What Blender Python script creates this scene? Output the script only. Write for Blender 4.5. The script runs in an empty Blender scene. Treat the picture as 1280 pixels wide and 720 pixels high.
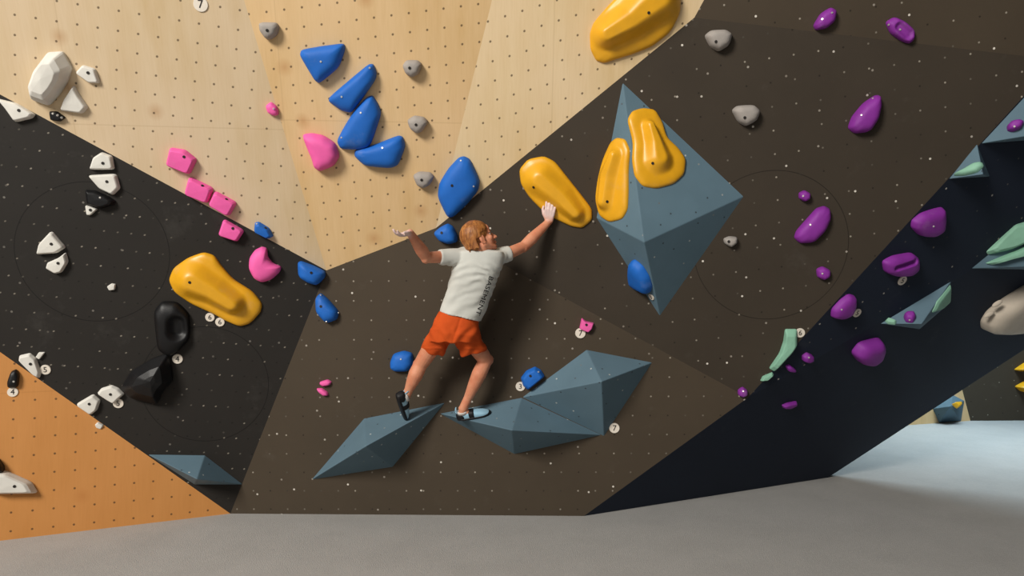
import bpy, bmesh, math, random
from mathutils import Vector, Matrix, noise
from mathutils.bvhtree import BVHTree
random.seed(7)
V = Vector
SC = bpy.context.scene
COL = SC.collection
F = 900.0
CAM = V((0, 0, 1.65))

# ------------------------------------------------------------------ survey helpers
def ray(u, v): return V(((u - 640) / F, 1.0, -(v - 360) / F))
def at(u, v, d): return CAM + ray(u, v) * d
def fl(u, v): return at(u, v, 1.65 * F / (v - 360))

class Plane:
    """a wall facet: point, normal towards the room, in-plane axes"""
    def __init__(s, a, b, c):
        n = (b - a).cross(c - a).normalized()
        if n.dot(CAM - a) < 0: n = -n
        s.p, s.n = a.copy(), n
        up = V((0, 0, 1)); s.e2 = (up - n * up.dot(n)).normalized()
        s.e1 = s.e2.cross(n).normalized()
        if s.e1.x < 0: s.e1 = -s.e1
    def hit(s, u, v):
        r = ray(u, v); return CAM + r * ((s.p - CAM).dot(s.n) / r.dot(s.n))
    def to2(s, q): d = q - s.p; return V((d.dot(s.e1), d.dot(s.e2)))
    def to3(s, q, h=0.0): return s.p + s.e1 * q[0] + s.e2 * q[1] + s.n * h
    def px(s, u, v): return s.to2(s.hit(u, v))

# ------------------------------------------------------------------ object helpers
def link(o, parent=None):
    COL.objects.link(o)
    if parent is not None: o.parent = parent
    return o

def tag(o, label=None, cat=None, group=None, kind=None):
    if label: o['label'] = label
    if cat: o['category'] = cat
    if group: o['group'] = group
    if kind: o['kind'] = kind
    return o

def mesh_obj(name, verts, faces, mat, parent=None, smooth=False):
    me = bpy.data.meshes.new(name)
    me.from_pydata([tuple(v) for v in verts], [], faces)
    bm = bmesh.new(); bm.from_mesh(me)
    bmesh.ops.recalc_face_normals(bm, faces=bm.faces)
    bm.to_mesh(me); bm.free()
    if mat: me.materials.append(mat)
    if smooth:
        for p in me.polygons: p.use_smooth = True
    return link(bpy.data.objects.new(name, me), parent)

def bm_obj(name, bm, mat, parent=None, smooth=True):
    me = bpy.data.meshes.new(name); bm.to_mesh(me); bm.free()
    if mat: me.materials.append(mat)
    if smooth:
        for p in me.polygons: p.use_smooth = True
    return link(bpy.data.objects.new(name, me), parent)

# ------------------------------------------------------------------ materials
def lin(c):
    return tuple((x / 12.92 if x <= .04045 else ((x + .055) / 1.055) ** 2.4) for x in [k / 255 for k in c]) + (1,)

class NT:
    def __init__(s, name):
        s.m = bpy.data.materials.new(name); s.m.use_nodes = True
        s.t = s.m.node_tree; s.b = s.t.nodes['Principled BSDF']
    def n(s, typ, **kw):
        nd = s.t.nodes.new(typ)
        for k, v in kw.items(): setattr(nd, k, v)
        return nd
    def l(s, a, b): s.t.links.new(a, b)
    def math(s, op, a, b=None):
        nd = s.n('ShaderNodeMath', operation=op)
        for i, x in enumerate((a, b)):
            if x is None: continue
            if isinstance(x, (int, float)): nd.inputs[i].default_value = x
            else: s.l(x, nd.inputs[i])
        return nd.outputs[0]
    def vmath(s, op, a, b=None, out=0):
        nd = s.n('ShaderNodeVectorMath', operation=op)
        for i, x in enumerate((a, b)):
            if x is None: continue
            if isinstance(x, (tuple, Vector)): nd.inputs[i].default_value = tuple(x)
            else: s.l(x, nd.inputs[i])
        return nd.outputs[out]
    def mix(s, fac, a, b, typ='MIX'):
        nd = s.n('ShaderNodeMix', data_type='RGBA', blend_type=typ)
        if isinstance(fac, (int, float)): nd.inputs[0].default_value = fac
        else: s.l(fac, nd.inputs[0])
        for i, x in ((6, a), (7, b)):
            if isinstance(x, tuple): nd.inputs[i].default_value = x
            else: s.l(x, nd.inputs[i])
        return nd.outputs[2]
    def noise(s, vec, scale, detail=3, rough=.55):
        nd = s.n('ShaderNodeTexNoise'); nd.inputs['Scale'].default_value = scale
        nd.inputs['Detail'].default_value = detail; nd.inputs['Roughness'].default_value = rough
        if vec is not None: s.l(vec, nd.inputs['Vector'])
        return nd.outputs['Fac']
    def ramp(s, fac, lo, hi):
        nd = s.n('ShaderNodeMapRange'); nd.inputs['From Min'].default_value = lo
        nd.inputs['From Max'].default_value = hi; nd.clamp = True
        s.l(fac, nd.inputs['Value']); return nd.outputs[0]
    def bump(s, h, strength=.2, dist=.01):
        nd = s.n('ShaderNodeBump'); nd.inputs['Strength'].default_value = strength
        nd.inputs['Distance'].default_value = dist
        s.l(h, nd.inputs['Height']); s.l(nd.outputs[0], s.b.inputs['Normal'])
    def done(s, col=None, rough=.6, spec=.5):
        if col is not None:
            if isinstance(col, tuple): s.b.inputs['Base Color'].default_value = col
            else: s.l(col, s.b.inputs['Base Color'])
        s.b.inputs['Roughness'].default_value = rough
        s.b.inputs['Specular IOR Level'].default_value = spec
        return s.m

def plastic(name, rgb, rough=.6, grain=.25, chalk=.12, spec=.35):
    t = NT(name); c = t.n('ShaderNodeTexCoord').outputs['Object']
    base = lin(rgb)
    n1 = t.noise(c, 9, 4)
    col = t.mix(t.ramp(n1, .35, .75), base, tuple(x * .86 for x in base[:3]) + (1,))
    n2 = t.noise(c, 4.5, 5, .7)
    f = t.math('MULTIPLY', t.ramp(n2, .58, .8), chalk)
    col = t.mix(f, col, (.8, .78, .76, 1))
    t.bump(t.noise(c, 260, 2), grain, .003)
    return t.done(col, rough, spec)

M = {}
M['blue'] = plastic('blue_plastic', (28, 104, 196))
M['pink'] = plastic('pink_plastic', (245, 100, 175))
M['yellow'] = plastic('yellow_plastic', (232, 169, 30), rough=.38, grain=.05, chalk=.1, spec=.5)
M['purple'] = plastic('purple_plastic', (138, 48, 156))
M['white'] = plastic('white_plastic', (225, 222, 214), rough=.7)
M['grey'] = plastic('grey_plastic', (165, 158, 152), rough=.8, grain=.5)
M['black'] = plastic('black_plastic', (17, 17, 19), rough=.45, chalk=.02)
M['mint'] = plastic('mint_plastic', (140, 190, 165))
M['beige'] = plastic('beige_plastic', (200, 188, 172), rough=.8)
M['bolt_dark'] = plastic('bolt_hole_dark', (34, 30, 28), chalk=0)
t = NT('bolt_steel'); t.b.inputs['Metallic'].default_value = .6
M['bolt'] = t.done(lin((225, 222, 215)), .35)
M['tag'] = plastic('tag_white', (232, 222, 208), rough=.5, grain=.02, chalk=0)
M['ink'] = plastic('tag_ink', (30, 26, 26), rough=.6, grain=0, chalk=0)

def grid_dots(t, su, sv, r):
    uv = t.n('ShaderNodeUVMap', uv_map='grid').outputs[0]
    cell = t.vmath('FLOOR', t.vmath('ADD', uv, (.5, .5, 0)))
    off = t.vmath('MULTIPLY', t.vmath('SUBTRACT', uv, cell), (su, sv, 0))
    d = t.vmath('LENGTH', off, out=1)
    wn = t.n('ShaderNodeTexWhiteNoise', noise_dimensions='2D'); t.l(cell, wn.inputs['Vector'])
    nd = t.n('ShaderNodeMapRange'); nd.clamp = True
    nd.inputs['From Min'].default_value = r * .75; nd.inputs['From Max'].default_value = r * 1.15
    nd.inputs['To Min'].default_value = 1; nd.inputs['To Max'].default_value = 0
    t.l(d, nd.inputs['Value'])
    return nd.outputs[0], wn.outputs['Value']

def ring_lines(t, col, rings, dark):
    geo = t.n('ShaderNodeNewGeometry').outputs['Position']
    for c, r in rings:
        d = t.vmath('DISTANCE', geo, c, out=1)
        a = t.math('ABSOLUTE', t.math('SUBTRACT', d, r))
        f = t.math('LESS_THAN', a, .0028)
        col = t.mix(f, col, dark)
    return col

def wood_mat(name, rgb, su, sv, seams=(), knots=1.0):
    """birch plywood: soft grain along the sheet, a few reddish knots, T-nut holes on a grid"""
    t = NT(name); uvm = t.n('ShaderNodeUVMap', uv_map='metric').outputs[0]
    base = lin(rgb)
    g = t.vmath('MULTIPLY', uvm, (9.0, 1.3, 1))
    n1 = t.noise(g, 1.0, 6, .6)
    col = t.mix(t.ramp(n1, .3, .75), base, (base[0] * .86, base[1] * .79, base[2] * .66, 1))
    n0 = t.noise(t.vmath('MULTIPLY', uvm, (1.2, .8, 1)), 1.0, 3)
    col = t.mix(t.ramp(n0, .35, .7), col, (min(1, base[0] * 1.04), base[1] * 1.04, base[2] * 1.12, 1))
    fine = t.noise(t.vmath('MULTIPLY', uvm, (90, 5, 1)), 1.0, 3)
    col = t.mix(t.math('MULTIPLY', t.ramp(fine, .45, .8), .16), col, (base[0] * .7, base[1] * .6, base[2] * .45, 1))
    vo = t.n('ShaderNodeTexVoronoi', voronoi_dimensions='2D'); vo.inputs['Scale'].default_value = 2.3
    t.l(t.vmath('ADD', uvm, t.vmath('MULTIPLY', n0, (.1, .1, 0))), vo.inputs['Vector'])
    sep = t.n('ShaderNodeSeparateColor'); t.l(vo.outputs['Color'], sep.inputs[0])
    kn = t.math('MULTIPLY', t.math('SUBTRACT', 1.0, t.ramp(vo.outputs['Distance'], .01, .14)), t.math('GREATER_THAN', sep.outputs[0], .6))
    col = t.mix(t.math('MULTIPLY', kn, .45 * knots), col, (base[0] * .62, base[1] * .38, base[2] * .22, 1))
    for ax, pos in seams:                              # sheet joints
        sx = t.n('ShaderNodeSeparateXYZ'); t.l(uvm, sx.inputs[0])
        a = t.math('ABSOLUTE', t.math('SUBTRACT', sx.outputs[ax], pos))
        col = t.mix(t.math('MULTIPLY', t.math('LESS_THAN', a, .004), .16), col, (base[0] * .5, base[1] * .4, base[2] * .3, 1))
    d, rnd = grid_dots(t, su, sv, .0075)
    col = t.mix(t.math('MULTIPLY', d, .8), col, (.07, .04, .02, 1))
    t.bump(n1, .04, .004)
    return t.done(col, .55, .25)

def paint_mat(name, rgb, su, sv, rings=(), dots=1.0, scatter=1.0):
    """matt warm-grey paint, T-nut holes on a grid, white chalky screw heads scattered"""
    t = NT(name); uvm = t.n('ShaderNodeUVMap', uv_map='metric').outputs[0]
    base = lin(rgb)
    n0 = t.noise(uvm, 1.4, 5, .6)
    col = t.mix(t.ramp(n0, .3, .75), base, tuple(x * .84 for x in base[:3]) + (1,))
    ch = t.noise(t.vmath('ADD', uvm, (7.3, 2.1, 0)), 2.6, 5, .7)
    col = t.mix(t.math('MULTIPLY', t.ramp(ch, .6, .9), .05), col, (.6, .57, .52, 1))
    col = ring_lines(t, col, rings, tuple(x * .45 for x in base[:3]) + (1,))
    d, rnd = grid_dots(t, su, sv, .0062)
    col = t.mix(t.math('MULTIPLY', d, .9 * dots), col, t.mix(t.ramp(rnd, .3, 1.0), tuple(x * .35 for x in base[:3]) + (1,), (.36, .32, .26, 1)))
    if scatter:
        vo = t.n('ShaderNodeTexVoronoi', voronoi_dimensions='2D'); vo.inputs['Scale'].default_value = 4.2
        t.l(uvm, vo.inputs['Vector'])
        sep = t.n('ShaderNodeSeparateColor'); t.l(vo.outputs['Color'], sep.inputs[0])
        s1 = t.math('MULTIPLY', t.math('LESS_THAN', vo.outputs['Distance'], .030), t.math('GREATER_THAN', sep.outputs[0], .45))
        col = t.mix(t.math('MULTIPLY', s1, .95 * scatter), col, t.mix(sep.outputs[1], (.2, .17, .14, 1), (.75, .7, .62, 1)))
    t.bump(t.noise(uvm, 160, 2), .12, .002)
    return t.done(col, .72, .22)

def volume_mat(name, rgb):
    t = NT(name); c = t.n('ShaderNodeTexCoord').outputs['Object']
    base = lin(rgb)
    col = t.mix(t.ramp(t.noise(c, 3, 5), .3, .75), base, tuple(x * .85 for x in base[:3]) + (1,))
    uvm = t.n('ShaderNodeUVMap', uv_map='metric').outputs[0]
    vo = t.n('ShaderNodeTexVoronoi', voronoi_dimensions='2D'); vo.inputs['Scale'].default_value = 8.0
    vo.inputs['Randomness'].default_value = .75
    t.l(uvm, vo.inputs['Vector'])
    sep = t.n('ShaderNodeSeparateColor'); t.l(vo.outputs['Color'], sep.inputs[0])
    s1 = t.math('MULTIPLY', t.math('LESS_THAN', vo.outputs['Distance'], .05), t.math('GREATER_THAN', sep.outputs[0], .4))
    col = t.mix(t.math('MULTIPLY', s1, .8), col, t.mix(t.ramp(sep.outputs[1], .45, .8), (.03, .035, .04, 1), (.5, .52, .5, 1)))
    t.bump(t.noise(c, 200, 2), .2, .002)
    return t.done(col, .7, .25)
M['vol'] = volume_mat('volume_blue_grey', (94, 119, 133))

# ------------------------------------------------------------------ wall facets
A = fl(288, 642); B = fl(730, 645); K = at(545, 285, 5.0)
P_C = Plane(A, B, K)
J = P_C.hit(408, 338); R = P_C.hit(935, 497)
G = at(0, 440, 4.72); P_E = Plane(J, A, G); P_F = Plane(A, fl(0, 676), G)
T = at(1280, 120, 4.5); P_D = Plane(K, R, T); Mv = P_D.hit(868, 22); N = P_D.hit(1280, 70)
P_W2 = Plane(J, K, at(460, 0, 4.45)); X1 = P_W2.hit(305, 0); X2 = P_W2.hit(615, 0)
P_W1 = Plane(J, P_E.hit(0, 118), X1); P_W3 = Plane(K, Mv, X2)
Q = fl(1035, 597); P_U2 = Plane(B, R, Q); S = P_U2.hit(1280, 300); P_U1 = Plane(R, T, S); Q2 = P_U2.hit(1280, 437)
W3T = P_W3.hit(1033, -280); P_H = Plane(Mv, N, W3T)
def ext(a, b, k): return a + (b - a) * k
X1e = ext(J, X1, 1.9); X2e = ext(K, X2, 1.9); L1 = ext(J, P_E.hit(0, 118), 1.6); Ge = ext(A, G, 1.6)
Pe = ext(A, fl(0, 676), 1.6); Te = ext(R, T, 1.35); Ne = ext(Mv, N, 1.45); Se = ext(R, S, 1.3); Q2e = ext(Q, Q2, 1.3)

def facet(name, pl, pts, mat, grid=None, step=None, thick=.14):
    """one wall facet with depth; UV 'metric' in metres, UV 'grid' has a T-nut at every integer"""
    k = len(pts); off = V((0, thick, 0))
    verts = list(pts) + [p + off for p in pts]
    faces = [tuple(range(k)), tuple(range(2 * k - 1, k - 1, -1))] + [(i, i + k, (i + 1) % k + k, (i + 1) % k) for i in range(k)]
    o = mesh_obj(name, verts, faces, mat); o['kind'] = 'structure'
    me = o.data
    um = me.uv_layers.new(name='metric'); ug = me.uv_layers.new(name='grid')
    if grid:
        o2, a2, b2, nu, nv = pl.px(*grid[0]), pl.px(*grid[1]), pl.px(*grid[2]), grid[3], grid[4]
        ax, bx = (a2 - o2) / nu, (b2 - o2) / nv
    else:
        o2 = V((.03, .05)); ax, bx = V((step, step * .12)), V((-step * .12, step))
    det = ax.x * bx.y - ax.y * bx.x
    for lp in me.loops:
        q = pl.to2(me.vertices[lp.vertex_index].co)
        um.data[lp.index].uv = q
        d = q - o2
        ug.data[lp.index].uv = ((d.x * bx.y - d.y * bx.x) / det, (ax.x * d.y - ax.y * d.x) / det)
    return o
def steps(pl, g):
    o2, a2, b2 = pl.px(*g[0]), pl.px(*g[1]), pl.px(*g[2])
    return (a2 - o2).length / g[3], (b2 - o2).length / g[4]

gW1 = ((96, 55.5), (293.3, 85.3), (95, 104), 8, 2)
gW2 = ((361, 60), (577, 31.8), (374.5, 172.8), 10, 5)
gW3 = ((655.5, 38.8), (763.5, 5.5), (667.8, 158.5), 5, 5)
gF = ((42.25, 568.75), (144.25, 561.5), (40.2, 661.2), 4, 4)
gC = ((508, 613.5), (615, 613.5), (508, 636.5), 5, 1)
gE = ((102.2, 308.2), (187, 316.2), (112.8, 287), 5, 1)
def wood_facet(name, pl, pts, g, rgb, seam_px, knots=1.0):
    su, sv = steps(pl, g)
    s = [(ax, pl.px(*p)[ax]) for ax, p in seam_px]
    return facet(name, pl, pts, wood_mat(name + '_plywood', rgb, su, sv, s, knots), g)
WOOD = (226, 190, 138)
wood_facet('wall_upper_left', P_W1, [J, X1e, ext(L1, X1e, 1.0) + (L1 - J) * .0 + V((-2.2, .1, 1.6)) * 0, L1][:2] + [P_W1.to3(P_W1.to2(X1e) + V((-3.2, .2))), L1], gW1, (208, 186, 152), [(1, (200, 158)), (0, (77, 60))])
wood_facet('wall_upper_center', P_W2, [J, K, X2e, X1e], gW2, (219, 187, 140), [(1, (470, 152)), (0, (355, 150))])
wood_facet('wall_upper_right', P_W3, [K, Mv, W3T, X2e], gW3, (223, 199, 158), [(0, (692, 60))], .2)
wood_facet('wall_lower_left', P_F, [A, Ge, Pe], gF, (198, 138, 76), [(1, (60, 489))], .5)

DARK = (74, 64, 52); DARK_R_SHADED = (64, 56, 47); DARK_L_SHADED = (43, 40, 37)  # left and right tones darkened to carry shade; left paint also more neutral
def circle(pl, u, v, r): c = pl.hit(u, v); return (c, r * (c - CAM).y / F)
su, sv = steps(P_C, gC)
facet('wall_center', P_C, [A, B, R, K, J], paint_mat('wall_center_paint', DARK, su, sv), gC)
su, sv = steps(P_E, gE)
facet('wall_left', P_E, [J, A, Ge, L1], paint_mat('wall_left_shaded_paint', DARK_L_SHADED, su, sv, [circle(P_E, 117, 316, 88), circle(P_E, 257, 481, 75)], .8, .2), gE)
facet('wall_right', P_D, [K, R, Te, Ne, Mv], paint_mat('wall_right_shaded_paint', DARK_R_SHADED, .15, .15, [circle(P_D, 963, 308, 94)]), None, .15)
facet('wall_upper_corner', P_H, [Mv, Ne, P_H.hit(1480, -280), W3T], paint_mat('wall_upper_corner_paint', DARK, .15, .15), None, .15)
UND_SHADED = (31, 39, 54)  # overhang shade and bluish sky tint put into the paint colour
facet('wall_underside_upper', P_U1, [R, Te, Se], paint_mat('wall_underside_upper_shaded_paint', UND_SHADED, .18, .18, (), .35, .8), None, .18)
facet('wall_underside_lower', P_U2, [B, R, Se, Q2e, Q], paint_mat('wall_underside_lower_shaded_paint', UND_SHADED, .18, .18, (), .0, 0), None, .18)

# far end of the hall
fa, fb = fl(1213, 526), fl(1500, 524.5)
P_FW = Plane(fa, fb, fa + V((0, 0, 2)))
P_FO = Plane(fl(1100, 534), fa, P_FW.hit(1203, 488))
e0 = P_FW.hit(1203, 488); e1 = ext(fa, e0, 9)
facet('wall_far', P_FW, [fa, fb + (fb - fa) * 1.0, fb + (fb - fa) + V((0, 0, 4.5)), V((e1.x, e1.y, 0)) + V((0, 0, 4.5)), e1], paint_mat('wall_far_paint', DARK, .19, .19, (), 1.6, 0), None, .19)
fo = fl(1100, 534)
facet('wall_far_side', P_FO, [ext(fa, fo, 1.6), fa, e1, P_FO.to3(P_FO.to2(e1) + V((-2.0, 0)))], wood_mat('wall_far_side_plywood', WOOD, .2, .2), None, .2)

# floor: grey textile over crash mats
t = NT('mat_carpet'); c = t.n('ShaderNodeTexCoord').outputs['Object']
b0 = lin((177, 175, 172))
col = t.mix(t.ramp(t.noise(c, 2.2, 6, .65), .3, .75), b0, tuple(x * .86 for x in b0[:3]) + (1,))
col = t.mix(t.math('MULTIPLY', t.ramp(t.noise(t.vmath('MULTIPLY', c, (30, 60, 1)), 1, 4, .7), .4, .75), .28), col, tuple(x * .62 for x in b0[:3]) + (1,))
t.bump(t.noise(c, 140, 3), .5, .006)
MATC = t.done(col, .95, .1)
fp = [V((-9, -7, 0)), V((12, -7, 0)), V((12, 13, 0)), V((-9, 13, 0))]
o = mesh_obj('floor', fp + [p - V((0, 0, .3)) for p in fp], [(0, 1, 2, 3), (7, 6, 5, 4), (0, 4, 5, 1), (1, 5, 6, 2), (2, 6, 7, 3), (3, 7, 4, 0)], MATC)
o['kind'] = 'structure'

# ------------------------------------------------------------------ holds
def closed_spline(p, n):
    k = len(p); out = []
    for i in range(k):
        a, b, c, d = p[i - 1], p[i], p[(i + 1) % k], p[(i + 2) % k]
        for j in range(n):
            s = j / n
            out.append(.5 * ((2 * b) + (c - a) * s + (2 * a - 5 * b + 4 * c - d) * s * s + (3 * b - a - 3 * c + d) * s ** 3))
    return out
def centroid(p):
    ar = cx = cy = 0
    for i in range(len(p)):
        a, b = p[i - 1], p[i]; w = a[0] * b[1] - b[0] * a[1]
        ar += w; cx += (a[0] + b[0]) * w; cy += (a[1] + b[1]) * w
    return V((cx / (3 * ar), cy / (3 * ar)))
def round_corners(p, f=.16):
    out = []
    for i in range(len(p)):
        a, b, c = p[i - 1], p[i], p[(i + 1) % len(p)]
        out += [b + (a - b) * f, b + (a - b) * f * .3 + (c - b) * f * .3, b + (c - b) * f]
    return out
def seg_dist(q, sp):
    best = (9, 0)
    for i in range(len(sp) - 1):
        a, ra = sp[i]; b, rb = sp[i + 1]; ab = b - a
        s = max(0, min(1, (q - a).dot(ab) / ab.length_squared))
        d = (q - (a + ab * s)).length / (ra + (rb - ra) * s)
        if d < best[0]: best = (d, s)
    return best[0]
def sstep(x): x = max(0, min(1, x)); return x * x * (3 - 2 * x)

TAU = math.tau
CATS = {}
def put_bolt(o, u, v, dark=True, r=.0095, flat=None):
    """a bolt hole / bolt head where the photo shows it, seated on the surface"""
    me = o.data
    bvh = BVHTree.FromPolygons([x.co for x in me.vertices], [p.vertices for p in me.polygons])
    loc, nor, idx, dist = bvh.ray_cast(CAM, ray(u, v).normalized())
    if loc is None: return
    if nor.dot(ray(u, v)) > 0: nor = -nor
    bm = bmesh.new()
    if dark:                                           # counterbore: a ring wall and its sunken disc
        bmesh.ops.create_cone(bm, cap_ends=True, segments=14, radius1=r, radius2=r * .96, depth=.006)
    else:
        bmesh.ops.create_cone(bm, cap_ends=True, segments=12, radius1=r, radius2=r * .75, depth=.008)
    rot = nor.to_track_quat('Z', 'Y').to_matrix().to_4x4()
    bmesh.ops.transform(bm, matrix=Matrix.Translation(loc) @ rot, verts=bm.verts)
    bm_obj('bolt_hole' if dark else 'bolt_head', bm, M['bolt_dark' if dark else 'bolt'], o, False)

def hold(pl, color, label, pts, h=.07, style='dome', bolts=(), lights=(), centre=None, spine=None, h2=0, top=.68, rings=9, group=None, pw=3.6, name='climbing_hold', lift=0.0):
    p2 = [pl.px(*p) for p in pts]
    c = pl.px(*centre) if centre else centroid(p2)
    verts, faces = [], []
    if style in ('dome', 'pad'):
        out = closed_spline(round_corners(p2, .24), 2 if not spine else 3)
        n = len(out)
        if spine: rings = 22
        rs = [1.0] + [1 - (k / rings) ** 1.25 for k in range(rings)]
        sp = [(pl.px(*a), w * (pl.hit(*a) - CAM).y / F) for a, w in spine] if spine else None
        for k, s in enumerate(rs):
            s = max(s, 0.0)
            for q in out:
                w = c + (q - c) * s
                hh = 0 if k == 0 else (.0 + h * max(0, 1 - s ** (7 if style == 'pad' else pw)) ** .5 + h * .12)
                if sp and k: hh += h2 * sstep((1.22 - seg_dist(w, sp)) / .95)
                verts.append(pl.to3(w, hh + lift - (.004 if k == 0 else 0)))
        for k in range(len(rs) - 1):
            for i in range(n):
                a, b = k * n + i, k * n + (i + 1) % n
                faces.append((a, b, b + n, a + n))
        verts.append(pl.to3(c, h * 1.12 + lift + (h2 * sstep((1.22 - seg_dist(c, sp)) / .95) if sp else 0)))
        ci = len(verts) - 1; b0 = (len(rs) - 1) * n
        for i in range(n): faces.append((b0 + i, b0 + (i + 1) % n, ci))
        faces.append(tuple(range(n - 1, -1, -1)))
        o = mesh_obj(name, verts, faces, M[color], smooth=True)
    else:                                              # faceted: rounded outline, chamfered sides, raised flat or tip
        if color == 'white' and h < .06: h *= .75; top = .8
        if color == 'pink': top = .8
        out = round_corners(p2, .13); n = len(out)
        for s, hh in ((1, -.004), (1, h * .22), (top + (1 - top) * .45, h * .82), (top, h)):
            for q in out: verts.append(pl.to3(c + (q - c) * s, hh + lift))
        for k in range(3):
            for i in range(n):
                a, b = k * n + i, k * n + (i + 1) % n
                faces.append((a, b, b + n, a + n))
        verts.append(pl.to3(c, h * 1.06 + lift))
        for i in range(n): faces.append((3 * n + i, 3 * n + (i + 1) % n, 4 * n))
        faces.append(tuple(range(n - 1, -1, -1)))
        o = mesh_obj(name, verts, faces, M[color])
        bv = o.modifiers.new('edge', 'BEVEL'); bv.width = .003; bv.segments = 2; bv.limit_method = 'ANGLE'
    tag(o, label, 'climbing hold', group or color + ' climbing holds')
    for b in bolts: put_bolt(o, b[0], b[1], True)
    for b in lights: put_bolt(o, b[0], b[1], False, .0075)
    return o

def volume(pl, label, base, apexes, faces_, h, group='blue-grey plywood volumes'):
    """plywood volume: base corners on the wall, apex point(s) standing off it"""
    verts = [pl.hit(*b) - pl.n * .004 for b in base]
    hs = h if isinstance(h, (list, tuple)) else [h] * len(apexes)
    for (u, v), hh in zip(apexes, hs):
        r = ray(u, v); tt = ((pl.p + pl.n * hh) - CAM).dot(pl.n) / r.dot(pl.n)
        verts.append(CAM + r * tt)
    k = len(base)
    o = mesh_obj('climbing_volume', verts, [tuple(range(k))] + faces_, M['vol'])
    me = o.data; um = me.uv_layers.new(name='metric')
    for p in me.polygons:
        n = p.normal; e1 = n.orthogonal().normalized(); e2 = n.cross(e1)
        for li in p.loop_indices:
            co = me.vertices[me.loops[li].vertex_index].co
            um.data[li].uv = (co.dot(e1) + p.index * 1.37, co.dot(e2))
    bv = o.modifiers.new('edge', 'BEVEL'); bv.width = .005; bv.segments = 2; bv.limit_method = 'ANGLE'
    tag(o, label, 'climbing volume', group)
    return o, verts

def text_mesh(s, size, depth):
    cu = bpy.data.curves.new('t', 'FONT'); cu.body = s; cu.size = size; cu.extrude = depth
    cu.align_x = 'CENTER'; cu.align_y = 'CENTER'; cu.resolution_u = 3
    ob = bpy.data.objects.new('t', cu); COL.objects.link(ob)
    dg = bpy.context.evaluated_depsgraph_get()
    me = bpy.data.meshes.new_from_object(ob.evaluated_get(dg))
    bpy.data.objects.remove(ob); bpy.data.curves.remove(cu)
    return me
def number_tag(pl, u, v, s, label, r=5.6, lift=.0, tilt=0):
    c = pl.hit(u, v); rr = r * (c - CAM).y / F
    rot = Matrix((pl.e1, pl.e2, pl.n)).transposed().to_4x4() @ Matrix.Rotation(tilt, 4, 'Z')
    mw = Matrix.Translation(c + pl.n * (.0035 + lift)) @ rot
    bm = bmesh.new(); bmesh.ops.create_cone(bm, cap_ends=True, segments=28, radius1=rr, radius2=rr * .95, depth=.006)
    bmesh.ops.transform(bm, matrix=mw, verts=bm.verts)
    o = bm_obj('number_tag', bm, M['tag'], None, False)
    tag(o, label, 'number tag', 'white round number tags')
    me = text_mesh(s, rr * 1.55, .0008)
    me.transform(mw @ Matrix.Translation((0, 0, .0038)))
    me.materials.append(M['ink'])
    link(bpy.data.objects.new('number', me), o)
    return o

# --- wood, upper left
hold(P_W1, 'grey', 'small grey hold on the plywood nearest the top left number 7 tag', [(324, 29), (330, 27.5), (346, 28), (350, 33), (347, 44), (338, 50), (332, 48), (325, 38)], .06, bolts=[(334, 38)])
hold(P_W1, 'white', 'large angular white macro hold near the top left corner of the plywood', [(62, 65), (80, 64), (91, 84), (86, 101), (77, 116), (63, 132), (41, 124), (38, 110), (47, 85)], .11, 'facet', centre=(62, 97), top=.55)
hold(P_W1, 'white', 'small white wedge hold to the right of the large white macro', [(95, 91), (104, 81), (120, 86), (126, 104), (113, 104)], .04, 'facet', bolts=[(110, 91)])
hold(P_W1, 'white', 'white triangular hold below the large white macro', [(93, 106), (101, 120), (111, 134), (104, 142), (76, 138), (81, 124)], .05, 'facet')
hold(P_W1, 'black', 'small black hold with three bolts on the plywood edge under the white macro', [(62, 139), (72, 139), (83, 147), (76, 152), (64, 150)], .03, 'facet', lights=[(66, 142), (72, 144), (77, 147)])
hold(P_W1, 'pink', 'small round pink foothold alone on the upper plywood', [(332, 132), (339, 127), (347, 133), (349, 143), (343, 145), (335, 141)], .035, lights=[(342, 136)])
hold(P_W1, 'pink', 'squarish pink hold, topmost of the diagonal row of four', [(213, 184), (232, 187), (247, 199), (238, 218), (208, 206)], .055, 'facet', bolts=[(230, 196)], top=.7)
hold(P_W1, 'pink', 'squarish pink hold, second from top of the diagonal row', [(237, 220), (268, 235), (261, 254), (231, 242)], .055, 'facet', bolts=[(253, 232)], top=.7)
hold(P_W1, 'pink', 'squarish pink hold, third from top of the diagonal row', [(269, 238), (297, 253), (287, 270), (261, 255)], .055, 'facet', bolts=[(283, 249)], top=.7)
hold(P_W1, 'blue', 'small blue hold on the plywood edge right of the lowest square pink hold', [(319, 278), (324, 277), (337, 285), (342, 295), (336, 298), (318, 289)], .05, 'facet', bolts=[(332, 285)], lights=[(321, 280)])
number_tag(P_W1, 251, 5.5, '7', 'number 7 tag at the top edge of the plywood', 9)
number_tag(P_W1, 377, 90, '3', 'number 3 tag beside the topmost blue hold on the plywood', 7)
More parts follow.
